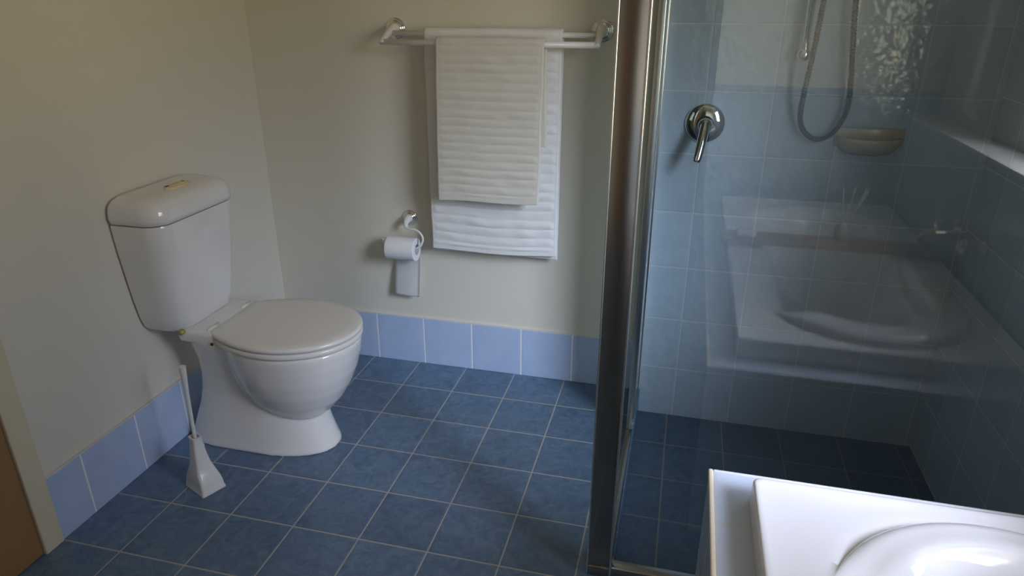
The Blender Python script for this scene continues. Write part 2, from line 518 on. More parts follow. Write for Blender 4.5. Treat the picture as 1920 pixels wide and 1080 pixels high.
# U-shaped hob top and walls, open in the middle for the bath
box(bm, HX0 + 0.006, 1.40, RB + 0.002, HY1 - 0.003, HZ - 0.03, HZ)
box(bm, 1.40, XR - 0.001, -1.255, HY1 - 0.003, HZ - 0.03, HZ)
part('hob_top', bm, m_hobt, hob, smooth=False)
bm = bmesh.new()
box(bm, HX0, HX0 + 0.02, RB + 0.002, HY1, 0.0, HZ - 0.004)
part('side_tiles', bm, m_hobs, hob, smooth=False)
bm = bmesh.new()
box(bm, HX0 + 0.02, XR - 0.001, HY1 - 0.02, HY1 - 0.0002, 0.0, HZ - 0.004)
part('end_tiles', bm, m_hobb, hob, smooth=False)
bm = bmesh.new()
box(bm, HX0 - 0.002, HX0 + 0.007, RB + 0.002, HY1 + 0.002, HZ - 0.008, HZ + 0.002, 0.003, 3)
part('edge_trim', bm, m_trim, hob, label='cream plastic tile trim')
bm = bmesh.new()
box(bm, HX0 + 0.007, XR - 0.001, HY1 - 0.005, HY1 + 0.002, HZ - 0.008, HZ + 0.002, 0.003, 3)
part('edge_trim', bm, m_sill, hob, label='white plastic tile trim')

BX0, BX1, BY0, BY1, BZ = 1.345, 2.034, -2.68, -1.232, 0.568
OX, OA = 1.70, 0.272
YE1, YE0 = -1.545, -2.33
OB = 0.266
bath = thing('bathtub', 'glossy white acrylic bath with an arched inner edge, set in the blue tiled surround', 'bathtub', (1.69, -1.95, 0))
bm = bmesh.new()
# outer rectangle with small corner radii, walked densely
per = []
R = 0.014
def seg_pts(a, b, n): return [(a[0] + (b[0] - a[0]) * k / n, a[1] + (b[1] - a[1]) * k / n) for k in range(n)]
def arc_pts(cx, cy, a0, n=5): return [(cx + R * cos(a0 + pi / 2 * k / n), cy + R * sin(a0 + pi / 2 * k / n)) for k in range(n)]
per += seg_pts((BX1, BY0 + R), (BX1, BY1 - R), 150) + arc_pts(BX1 - R, BY1 - R, 0)
per += seg_pts((BX1 - R, BY1), (BX0 + R, BY1), 130) + arc_pts(BX0 + R, BY1 - R, pi / 2)
per += seg_pts((BX0, BY1 - R), (BX0, BY0 + R), 190) + arc_pts(BX0 + R, BY0 + R, pi)
per += seg_pts((BX0 + R, BY0), (BX1 - R, BY0), 50) + arc_pts(BX1 - R, BY0 + R, 1.5 * pi)
D_IN = [0.0015, 0.003, 0.0045, 0.006, 0.008, 0.010, 0.014, 0.019, 0.025, 0.032, 0.040, 0.05, 0.065, 0.08, 0.10, 0.12, 0.14, 0.16, 0.18, 0.20, 0.22, 0.24, 0.258]
E_OUT = [(-1, 0), (0.0, 0.0), (0.0006, 0.003), (0.002, 0.0058), (0.0045, 0.0075), (0.008, 0.008), (0.016, 0.007), (0.026, 0.0045)]
cols = []
for (px, py) in per:
    cy = max(YE0, min(YE1, py))
    v = Vector((px - OX, py - cy)); L0 = v.length
    dx, dy = v.x / L0, v.y / L0
    rb_ = 1.0 / sqrt((dx / OA) ** 2 + (dy / OB) ** 2)
    bx, by = OX + dx * rb_, cy + dy * rb_
    left = bx < OX + 0.1
    crisp = smooth01((by + 1.47) / 0.13) if left else smooth01((by + 2.2) / 0.4)
    gap = L0 - rb_
    col = []
    col.append((px, py, HZ + 0.0005))
    for e, h in E_OUT[1:]:
        t = e / gap if e < gap * 0.6 else 0.6
        # distance measured square to the rim edge
        col.append((px + (bx - px) * min(0.5, e / gap), py + (by - py) * min(0.5, e / gap), BZ - 0.004 + h))
    for t, h in ((0.6, 0.0), (0.8, 0.0), (0.9, 0.0), (1.0, 0)):
        dn = gap * (1 - t)
        zz = BZ - crisp * 0.003 * smooth01(1 - dn / 0.02)
        col.append((px + (bx - px) * t, py + (by - py) * t, zz))
    for d in D_IN:
        z = BZ - crisp * 0.003 + crisp * 0.025 * sqrt(max(0.0, 1 - (1 - min(1, d / 0.032)) ** 2)) + crisp * 0.004 * smooth01((d - 0.03) / 0.04)
        z -= 0.36 * smooth01((d - 0.075 + 0.04 * (1 - crisp)) / 0.18) + (1 - crisp) * 0.012 * smooth01(d / 0.05)
        r = rb_ * (1 - d / OA)
        col.append((OX + dx * r, cy + dy * r, z))
    cols.append([bm.verts.new(c) for c in col])
nP = len(cols)
for a in range(nP):
    b = (a + 1) % nP
    for k in range(len(cols[0]) - 1):
        bm.faces.new((cols[a][k], cols[b][k], cols[b][k + 1], cols[a][k + 1]))
bm.faces.new([c[-1] for c in cols])
part('shell', bm, m_acr, bath, angle=60)
bm = bmesh.new()
lathe(bm, [(0.03, 0), (0.03, 0.003), (0.022, 0.006), (0, 0.006)], (1.70, -2.0, BZ - 0.3415), (0, 0, 1), 24)
part('drain', bm, m_chrome, bath)
# things about the bath, in view only as reflections in the screen
cd_ = thing('bath_caddy', 'brown wooden bath caddy board laid across the bath, seen reflected in the glass', 'bath caddy', (1.69, -2.04, BZ + 0.005))
for k in range(4):
    bm = bmesh.new()
    box(bm, 1.325, 2.035, -2.105 + k * 0.032, -2.105 + k * 0.032 + 0.027, BZ + 0.013, BZ + 0.025, 0.002)
    part('slat', bm, m_bamboo, cd_)
for x in (1.36, 1.99):
    bm = bmesh.new(); box(bm, x, x + 0.025, -2.105, -1.982, BZ + 0.0045, BZ + 0.0128, 0.002)
    part('crossbar', bm, m_bamboo, cd_)
sp = thing('soap_bar', 'white bar of soap on the left end of the wooden caddy, reflected in the glass', 'soap', (1.41, -2.04, BZ + 0.0252))
bm = bmesh.new(); box(bm, 1.375, 1.445, -2.065, -2.02, BZ + 0.0252, BZ + 0.047, 0.009, 4)
part('bar', bm, m_plast, sp)
rd_ = thing('reed_diffuser', 'small pale bottle with reed sticks on the wooden caddy, reflected in the glass', 'reed diffuser', (1.73, -2.075, BZ + 0.0252))
bm = bmesh.new()
lathe(bm, [(0.022, 0), (0.024, 0.004), (0.024, 0.045), (0.012, 0.056), (0.012, 0.068), (0.009, 0.068), (0.009, 0.05)], (1.73, -2.075, BZ + 0.0255), (0, 0, 1), 24)
part('bottle', bm, m_soap, rd_)
for a, b_ in ((-0.02, 0.0), (0.05, 0.01), (0.065, -0.01), (0.02, -0.015)):
    bm = bmesh.new(); tube(bm, [(1.73 - a * 0.1, -2.075, BZ + 0.035), (1.73 + a, -2.075 + b_, BZ + 0.21)], 0.0014, 6)
    part('reed', bm, m_cream, rd_)
tp_ = thing('bath_taps', 'chrome wall taps and spout over the bath, below the window, reflected in the glass', 'bath taps', (XR, -1.85, 0.7))
for yy in (-1.96, -1.74):
    bm = bmesh.new()
    lathe(bm, [(0.026, 0.0003), (0.026, 0.006), (0.014, 0.012), (0.013, 0.035), (0.024, 0.045), (0.024, 0.065), (0.014, 0.07), (0, 0.07)], (XR, yy, 0.70), (-1, 0, 0), 24)
    part('tap', bm, m_chrome, tp_)
bm = bmesh.new()
tube(bm, catmull([(XR - 0.0005, -1.85, 0.70), (XR - 0.05, -1.85, 0.705), (XR - 0.12, -1.85, 0.70), (XR - 0.15, -1.85, 0.675)], 6), 0.013, 16)
part('spout', bm, m_chrome, tp_)
# ------------------------------------------------------------------ shower screen
GY = -0.945
scr = thing('shower_screen', 'framed clear glass shower screen with a wide polished metal corner post', 'shower screen', (1.5, GY, 0))
SH = 1.95
bm = bmesh.new()
box(bm, 1.027, 1.086, GY - 0.018, GY + 0.012, 0.0, SH, 0.003)
part('corner_post', bm, m_alu, scr, label='wide polished metal corner post')
bm = bmesh.new()
box(bm, 1.0255, 1.0295, GY - 0.0195, GY - 0.012, 0.0, SH, 0.001)
box(bm, 1.0835, 1.0885, GY - 0.0205, GY - 0.010, 0.0, SH, 0.001)
part('post_edge', bm, m_aluedge, scr, label='bright narrow edges of the post')
bm = bmesh.new()
box(bm, 1.0295, 1.0835, GY - 0.021, GY + 0.014, 0.0, 0.03, 0.002)
part('post_foot', bm, m_alu, scr)
bm = bmesh.new()
box(bm, 1.086, XR - 0.02, GY - 0.004, GY + 0.002, 0.03, SH - 0.03)
part('front_glass', bm, m_glass, scr, smooth=False)
bm = bmesh.new()
box(bm, 1.087, XR - 0.002, GY - 0.018, GY + 0.014, 0.0, 0.032, 0.003)
part('bottom_rail', bm, m_alu, scr)
bm = bmesh.new()
box(bm, 1.05, XR - 0.002, GY - 0.018, GY + 0.014, SH - 0.001, SH + 0.04, 0.003)
part('top_rail', bm, m_alu, scr)
bm = bmesh.new()
box(bm, XR - 0.025, XR - 0.002, GY - 0.015, GY + 0.012, 0.033, SH - 0.002, 0.003)
part('wall_channel', bm, m_alu, scr)
# side panel returning to the back wall
bm = bmesh.new()
box(bm, 1.068, 1.073, -0.29, -0.024, 0.022, SH - 0.03)
part('side_glass', bm, m_glass, scr, smooth=False)
bm = bmesh.new()
box(bm, 1.062, 1.087, -0.022, -0.0005, 0.0, SH, 0.002)
part('wall_channel', bm, m_aluedge, scr)
bm = bmesh.new()
box(bm, 1.064, 1.086, -0.93, -0.024, 0.0, 0.022, 0.002)
part('side_rail', bm, m_alu, scr)
bm = bmesh.new()
box(bm, 1.080, 1.084, -0.289, -0.023, 0.024, SH - 0.03)
part('inner_panel', bm, m_tint, scr, smooth=False, label='narrow tinted glass strip by the wall')
bm = bmesh.new()
box(bm, 1.066, 1.087, -0.315, -0.29, 0.022, SH - 0.03, 0.002)
st = part('stile', bm, m_aluedge, scr)
bm = bmesh.new()
box(bm, 1.080, 1.089, -0.318, -0.286, 0.024, 0.05, 0.002)
lathe(bm, [(0.004, 0), (0.004, 0.002), (0, 0.003)], (1.089, -0.302, 0.037), (1, 0, 0), 12)
part('hinge_block', bm, m_rubber, scr)

# ------------------------------------------------------------------ shower fittings
mx_ = thing('shower_mixer', 'round chrome mixer plate with a lever handle on the blue shower wall', 'mixer tap', (1.224, 0, 1.0))
C0 = Vector((1.225, 0.0, 1.005))
bm = bmesh.new()
lathe(bm, [(0.063, 0.0), (0.063, 0.004), (0.060, 0.009), (0.052, 0.014), (0.040, 0.018), (0.028, 0.020), (0.0, 0.021)], C0, (0, -1, 0), 64)
part('cover_plate', bm, m_chrome, mx_)
bm = bmesh.new()
lathe(bm, [(0.0255, 0.018), (0.0265, 0.024), (0.0255, 0.027), (0, 0.027)], C0, (0, -1, 0), 40)
part('seal_ring', bm, m_dark, mx_)
bm = bmesh.new()
lathe(bm, [(0.023, 0.022), (0.024, 0.050), (0.020, 0.060), (0.010, 0.065), (0, 0.066)], C0, (0, -1, 0), 40)
part('knob', bm, m_chrome, mx_)
bm = bmesh.new()
pts = catmull([C0 + Vector(p) for p in ((0.0, -0.050, 0.006), (-0.002, -0.066, -0.015), (-0.006, -0.082, -0.045), (-0.011, -0.098, -0.078), (-0.016, -0.108, -0.105))], 8)
tube(bm, pts, lambda t: 0.0135 * (1 - t) ** 0.6 + 0.0065 * t + 0.003 * (t > 0), 18)
part('lever', bm, m_chrome, mx_)

rl = thing('shower_slide_rail', 'vertical chrome shower rail with a round end bracket', 'shower rail', (1.484, 0, 1.22))
bm = bmesh.new()
tube(bm, [(1.484, -0.05, 1.222), (1.484, -0.05, 1.86)], 0.0118, 24)
part('rail', bm, m_satin, rl)
for zz in (1.222, 1.86):
    bm = bmesh.new()
    bmesh.ops.create_uvsphere(bm, u_segments=28, v_segments=16, radius=0.0205)
    bmesh.ops.translate(bm, verts=bm.verts, vec=(1.484, -0.05, zz))
    lathe(bm, [(0.019, 0.0), (0.019, 0.004), (0.012, 0.009), (0.011, 0.05)], (1.484, 0, zz), (0, -1, 0), 28)
    part('end_bracket', bm, m_chrome, rl)
hs = thing('shower_hose', 'flexible grey metal shower hose hanging in a loop', 'shower hose', (1.56, 0, 0.976))
bm = bmesh.new()
hp = catmull([(1.52, -0.07, 1.62), (1.515, -0.072, 1.45), (1.511, -0.075, 1.373), (1.505, -0.082, 1.25), (1.499, -0.066, 1.12), (1.501, -0.04, 1.05), (1.511, -0.036, 1.012), (1.533, -0.034, 0.986), (1.566, -0.033, 0.975), (1.600, -0.033, 0.993), (1.621, -0.034, 1.030), (1.632, -0.036, 1.078), (1.626, -0.042, 1.15), (1.616, -0.045, 1.228), (1.600, -0.048, 1.371), (1.598, -0.05, 1.55), (1.598, -0.02, 1.6)], 60)
n_ = len(hp)
rings = []
prev = None
L_ = 0; last = hp[0]
for i, p in enumerate(hp):
    d = (hp[min(i + 1, n_ - 1)] - hp[max(i - 1, 0)]).normalized()
    a = d.orthogonal().normalized() if prev is None else (prev - d * prev.dot(d)).normalized()
    prev = a; b = d.cross(a)
    r = 0.0078 + (0.0009 if (i % 4) < 2 else -0.0009)
    rings.append([p + (a * cos(2 * pi * k / 12) + b * sin(2 * pi * k / 12)) * r for k in range(12)])
loft(bm, rings)
part('hose', bm, m_hose, hs)
bm = bmesh.new()
lathe(bm, [(0.02, 0), (0.02, 0.004), (0.011, 0.008), (0.011, 0.03)], (1.598, 0, 1.6), (0, -1, 0), 24)
part('wall_outlet', bm, m_chrome, hs)

# soap dish: shallow half bowl fixed to the wall
sd = thing('soap_dish', 'cream ceramic soap dish fixed to the shower wall', 'soap dish', (1.714, 0, 0.94))
bm = bmesh.new()
rings = []
cx0, zt = 1.712, 0.998
def dish_ring(hw, dep, z, n=28):
    return [(cx0 + hw * cos(pi * k / n), -dep * (sin(pi * k / n) ** 0.7) - 0.0005, z) for k in range(n + 1)]
prof = [(0.045, 0.020, 0.930), (0.066, 0.045, 0.937), (0.080, 0.066, 0.951), (0.090, 0.080, 0.975), (0.090, 0.081, 0.984), (0.087, 0.079, 0.986), (0.082, 0.070, 0.984), (0.078, 0.064, 0.970), (0.066, 0.045, 0.960), (0.04, 0.02, 0.958)]
loft(bm, [dish_ring(*p) for p in prof], True, True)
part('bowl', bm, m_soap, sd, angle=70)
bm = bmesh.new()
box(bm, 1.616, 1.812, -0.008, 0.0, 0.953, 1.010, 0.005, 3)
part('backplate', bm, m_soap, sd)

# ------------------------------------------------------------------ toilet
TY = -0.603
toi = thing('toilet', 'white close-coupled toilet with closed seat against the left wall', 'toilet', (-0.1, TY, 0))
def rrect(x0, x1, hw, z, rf, rb=0.01, n=10, yc=TY):
    """rounded rectangle in plan: back at x0, front at x1; rf front corner radius, rb back radius"""
    pts = []
    for (cx, cy, r, a0) in ((x1 - rf, yc + hw - rf, rf, 0), (x0 + rb, yc + hw - rb, rb, pi / 2), (x0 + rb, yc - hw + rb, rb, pi), (x1 - rf, yc - hw + rf, rf, 1.5 * pi)):
        for k in range(n + 1):
            a = a0 + (pi / 2) * k / n
            pts.append(Vector((cx + r * cos(a), cy + r * sin(a), z)))
    return pts
# cistern
bm = bmesh.new()
XW = XL + 0.003
CY = -0.622
prof = [(0.430, 0.118, 0.118, 0.050), (0.434, 0.132, 0.130, 0.058), (0.447, 0.142, 0.140, 0.064), (0.48, 0.150, 0.150, 0.068), (0.54, 0.156, 0.159, 0.068), (0.62, 0.161, 0.168, 0.066), (0.70, 0.165, 0.176, 0.062), (0.775, 0.168, 0.181, 0.060), (0.781, 0.166, 0.179, 0.058)]
loft(bm, [rrect(XW, XW + d, hw, z, rf, 0.012, yc=CY) for z, d, hw, rf in prof])
part('cistern', bm, m_porc, toi, angle=70)
bm = bmesh.new()
prof = [(0.7845, 0.165, 0.178, 0.056), (0.786, 0.171, 0.184, 0.060), (0.800, 0.174, 0.187, 0.064), (0.822, 0.172, 0.185, 0.064), (0.838, 0.165, 0.179, 0.060), (0.849, 0.153, 0.167, 0.055), (0.856, 0.136, 0.148, 0.048), (0.859, 0.116, 0.115, 0.02), (0.860, 0.088, 0.06, 0.01)]
rg = []
for z, d, hw, rf in prof:
    k = max(0, (0.174 - d))
    rg.append(rrect(XW + 0.32 * k, XW + d, hw, z, rf, min(0.02, rf), yc=CY))
loft(bm, rg)
lid = part('cistern_lid', bm, m_porc, toi, angle=70)
bm = bmesh.new()
bx0, by0 = -0.282, -0.628
def pill(hl, hw, z, n=12):
    pts = []
    for s_, a0 in ((1, 0), (-1, pi)):
        for k in range(n + 1):
            a = a0 + pi * k / n
            pts.append(Vector((bx0 + hw * cos(a), by0 + s_ * (hl - hw) + hw * sin(a), z)))
    return pts
loft(bm, [pill(0.048, 0.0165, 0.856), pill(0.048, 0.0165, 0.8635), pill(0.046, 0.0145, 0.865)])
bt = part('flush_plate', bm, m_btn, lid, label='yellowed flush plate')
for sy in (-1, 1):
    bm = bmesh.new()
    lathe(bm, [(0.0115, 0.0), (0.0115, 0.003), (0.009, 0.005), (0, 0.005)], (bx0 + 0.002, by0 + sy * 0.0135, 0.8635), (0, 0, 1), 24)
    part('flush_button', bm, m_btn, lid)
for sy in (-1, 1):
    bm = bmesh.new()
    box(bm, bx0 - 0.0125, bx0 - 0.006, by0 + sy * 0.033 - 0.006, by0 + sy * 0.033 + 0.006, 0.858, 0.8662)
    part('slot', bm, m_dark, lid, smooth=False)

# pan: pedestal + bowl + rear deck, blended
def egg(xb, xf, hw, z, p=2.3, n=64, xc=None, pf=None):
    xc = (xb + xf) / 2 if xc is None else xc
    pts = []
    for k in range(n):
        a = 2 * pi * k / n
        c, s_ = cos(a), sin(a)
        rx = (xf - xc) if c > 0 else (xc - xb)
        pw = 2.0 / (pf if (pf and c > 0) else p)
        pts.append(Vector((xc + rx * math.copysign(abs(c) ** pw, c), TY + hw * math.copysign(abs(s_) ** pw, s_), z)))
    return pts
bm = bmesh.new()
ped = [(0.0, -0.378, 0.142, 0.120), (0.006, -0.378, 0.143, 0.121), (0.03, -0.364, 0.134, 0.116), (0.08, -0.345, 0.118, 0.110),
       (0.14, -0.320, 0.104, 0.105), (0.20, -0.302, 0.092, 0.103), (0.26, -0.292, 0.07, 0.106), (0.31, -0.289, 0.03, 0.114), (0.35, -0.290, 0.0, 0.126), (0.385, -0.292, -0.02, 0.136), (0.398, -0.292, -0.02, 0.138)]
loft(bm, [egg(xb, xf, hw, z, 4.5, xc=-0.09, pf=2.15 if z < 0.28 else 3.5) for z, xb, xf, hw in ped])
bowl = [(0.118, -0.05, 0.075, 0.050), (0.128, -0.085, 0.110, 0.078), (0.15, -0.115, 0.140, 0.102), (0.19, -0.142, 0.172, 0.130), (0.24, -0.160, 0.200, 0.152), (0.29, -0.172, 0.220, 0.167), (0.34, -0.180, 0.233, 0.176), (0.38, -0.184, 0.239, 0.180), (0.392, -0.184, 0.238, 0.179), (0.397, -0.18, 0.233, 0.174)]
loft(bm, [egg(xb, xf, hw, z, 2.15, xc=0.02) for z, xb, xf, hw in bowl])
# rear deck carrying the cistern
box(bm, -0.293, -0.15, TY - 0.136, TY + 0.136, 0.394, 0.434, 0.011, 3)
pan = part('pan', bm, m_porc, toi)
md = pan.modifiers.new('remesh', 'REMESH'); md.mode = 'VOXEL'; md.voxel_size = 0.0045; md.use_smooth_shade = True
ms = pan.modifiers.new('smooth', 'SMOOTH'); ms.factor = 0.6; ms.iterations = 7

def seat_outline(grow, z, n=40):
    pts = []
    x0 = 0.02; xf = 0.248 + grow; xb = -0.186 - grow; hwm = 0.188 + grow
    fr = []
    for k in range(n + 1):
        a = -pi / 2 + pi * k / n
        fr.append((x0 + (xf - x0) * cos(a), TY + hwm * sin(a)))
    side = []
    m_ = 14
    for k in range(1, m_ + 1):
        t = k / m_
        x = x0 + (xb + 0.012 - x0) * t
        side.append((x, hwm - 0.054 * t * t - 0.005 * t))
    hb = side[-1][1]
    cor = [(xb + 0.004, hb - 0.005), (xb, hb - 0.014)]
    back = [(xb, (hb - 0.014) * (1 - 2 * k / 12)) for k in range(1, 12)]
    out = [(x, y) for x, y in fr]
    out += [(x, TY + y) for x, y in side] + [(x, TY + y) for x, y in cor]
    out += [(x, TY + y) for x, y in back]
    out += [(x, TY - y) for x, y in cor[::-1]] + [(x, TY - y) for x, y in side[::-1]]
    return [Vector((x, y, z)) for x, y in out[:-0 or None]]
def seat_shape(bm, z0, z1, g, dome=0.0, rd=0.006):
    cen = Vector((0.03, TY, 0))
    rg = [seat_outline(g - rd * 0.6, z0), seat_outline(g - 0.001, z0 + rd * 0.5), seat_outline(g, z0 + rd)]
    rg += [seat_outline(g, z1 - rd), seat_outline(g - rd * 0.3, z1 - rd * 0.35), seat_outline(g - rd, z1)]
    if dome:
        for k in (0.85, 0.6, 0.3, 0.08):
            base = seat_outline(g - rd, z1)
            rg.append([Vector((cen.x + (p.x - cen.x) * k, TY + (p.y - TY) * k, z1 + dome * (1 - k * k))) for p in base])
    loft(bm, rg)
bm = bmesh.new(); seat_shape(bm, 0.3985, 0.4165, 0.0)
part('seat', bm, m_seat, toi, angle=60)
bm = bmesh.new(); seat_shape(bm, 0.4185, 0.4365, 0.001, 0.003, 0.008)
part('seat_lid', bm, m_seat, toi, angle=60)
for sy in (-1, 1):
    bm = bmesh.new()
    tube(bm, [(-0.196, TY + sy * 0.112, 0.431), (-0.196, TY + sy * 0.06, 0.431)], 0.0068, 18)
    part('hinge', bm, m_seat, toi)
bm = bmesh.new()
tube(bm, [(-0.268, TY - 0.147, 0.431), (-0.268, TY - 0.132, 0.431)], 0.008, 8)
part('nut', bm, m_brass, toi, label='yellow brass nut under the cistern')
bm = bmesh.new()
lathe(bm, [(0.012, 0), (0.012, 0.006), (0.008, 0.012), (0, 0.014)], (-0.295, TY - 0.128, 0.0), (0, 0, 1), 20)
part('bolt_cap', bm, m_porc, toi)
bm = bmesh.new()
lathe(bm, [(0.005, 0), (0.005, 0.003), (0, 0.004)], (-0.165, TY - 0.142, 0.405), (0, -1, 0), 12)
part('screw', bm, m_dark, toi)

# ------------------------------------------------------------------ toilet brush
br = thing('toilet_brush', 'white plastic toilet brush standing in its flared holder on the floor', 'toilet brush', (-0.153, -0.899, 0))
bm = bmesh.new()
ca = atan2(-0.039, 0.089)          # direction of the long side
ux = Vector((cos(ca), sin(ca), 0)); uy = Vector((-sin(ca), cos(ca), 0))
bc = Vector((-0.153, -0.899, 0))
def hring(l0, l1, w0, w1, z, r, n=5):
    """rounded rectangle in holder axes: ux from l0 to l1, uy from w0 to w1"""
    pts = []
    for (cx, cy, a0) in ((l1 - r, w1 - r, 0), (l0 + r, w1 - r, pi / 2), (l0 + r, w0 + r, pi), (l1 - r, w0 + r, 1.5 * pi)):
        for k in range(n + 1):
            a = a0 + (pi / 2) * k / n
            pts.append(bc + ux * (cx + r * cos(a)) + uy * (cy + r * sin(a)) + Vector((0, 0, z)))
    return pts
pr = [(-0.052, 0.052, -0.038, 0.038, 0.0, 0.006), (-0.052, 0.052, -0.038, 0.038, 0.005, 0.006), (-0.050, 0.050, -0.036, 0.036, 0.008, 0.006),
      (-0.048, 0.048, -0.035, 0.035, 0.028, 0.008), (-0.045, 0.044, -0.033, 0.033, 0.042, 0.010), (-0.038, 0.030, -0.029, 0.029, 0.062, 0.010), (-0.029, 0.020, -0.023, 0.023, 0.085, 0.008), (-0.024, 0.014, -0.019, 0.019, 0.115, 0.007),
      (-0.021, 0.010, -0.016, 0.016, 0.145, 0.006), (-0.020, 0.010, -0.014, 0.014, 0.172, 0.006), (-0.021, 0.011, -0.015, 0.015, 0.176, 0.006), (-0.016, 0.006, -0.010, 0.010, 0.176, 0.004), (-0.016, 0.006, -0.010, 0.010, 0.16, 0.004)]
loft(bm, [hring(*p) for p in pr])
part('holder', bm, m_brushp, br, angle=50)
bm = bmesh.new()
hb_ = bc + ux * (-0.005)
tube(bm, [hb_ + Vector((0, 0, 0.05)), hb_ + Vector((0.0, 0, 0.18)), hb_ + Vector((0.002, 0.0, 0.26)), hb_ + Vector((0.004, 0.0, 0.33)), hb_ + Vector((0.006, 0.0, 0.385)), hb_ + Vector((0.007, 0.0, 0.412))],
     lambda t: (0.0055 if t < 0.45 else 0.0055 + 0.0045 * smooth01((t - 0.45) / 0.5)), 18)
part('handle', bm, m_brushp, br, angle=50)

gr = thing('grab_rail', 'upright white grab rail on the wall over the bath, seen reflected in the glass', 'grab rail', (XU, -2.33, 1.3))
bm = bmesh.new()
tube(bm, catmull([(XU - 0.0005, -2.33, 1.0), (XU - 0.03, -2.33, 1.0), (XU - 0.05, -2.33, 1.02), (XU - 0.052, -2.33, 1.06), (XU - 0.052, -2.33, 1.5), (XU - 0.05, -2.33, 1.54), (XU - 0.03, -2.33, 1.56), (XU - 0.0005, -2.33, 1.56)], 6), 0.016, 16)
part('bar', bm, m_plast, gr)
for z in (1.0, 1.56):
    bm = bmesh.new(); lathe(bm, [(0.03, 0.0003), (0.03, 0.006), (0.018, 0.01)], (XU, -2.33, z), (-1, 0, 0), 24)
    part('wall_flange', bm, m_plast, gr)
# ------------------------------------------------------------------ towel rail
tr = thing('towel_rail', 'white double towel rail with chrome wall roundels', 'towel rail', (0.53, 0, 1.28))
def roundel(bm, x, z, r=0.035):
    lathe(bm, [(r, 0.0005), (r, 0.004), (r - 0.003, 0.0065), (r - 0.005, 0.005), (r - 0.006, 0.009), (r - 0.009, 0.0115), (r - 0.011, 0.010), (r - 0.012, 0.0125), (r - 0.015, 0.014), (0, 0.014)], (x, 0, z), (0, -1, 0), 48)
ZR = 1.280
for x in (0.178, 0.882):
    bm = bmesh.new(); roundel(bm, x, ZR)
    part('roundel', bm, m_chrome, tr, label='chrome wall roundel')
    bm = bmesh.new()
    pts = catmull([(x, -0.010, ZR), (x, -0.03, ZR - 0.002), (x, -0.06, ZR - 0.010), (x, -0.09, ZR - 0.022), (x, -0.118, ZR - 0.036), (x, -0.126, ZR - 0.040)], 5)
    tube(bm, pts, lambda t: 0.0195 - 0.0095 * smooth01(t * 1.6) if t < 0.96 else 0.009, 20)
    part('bracket', bm, m_plast, tr)
bm = bmesh.new(); tube(bm, [(0.178, -0.055, 1.268), (0.53, -0.055, 1.267), (0.882, -0.055, 1.268)], 0.0085, 16)
part('back_bar', bm, m_plast, tr)
bm = bmesh.new(); tube(bm, [(0.172, -0.118, 1.243), (0.53, -0.118, 1.242), (0.888, -0.118, 1.243)], 0.0095, 16)
part('front_bar', bm, m_plast, tr)

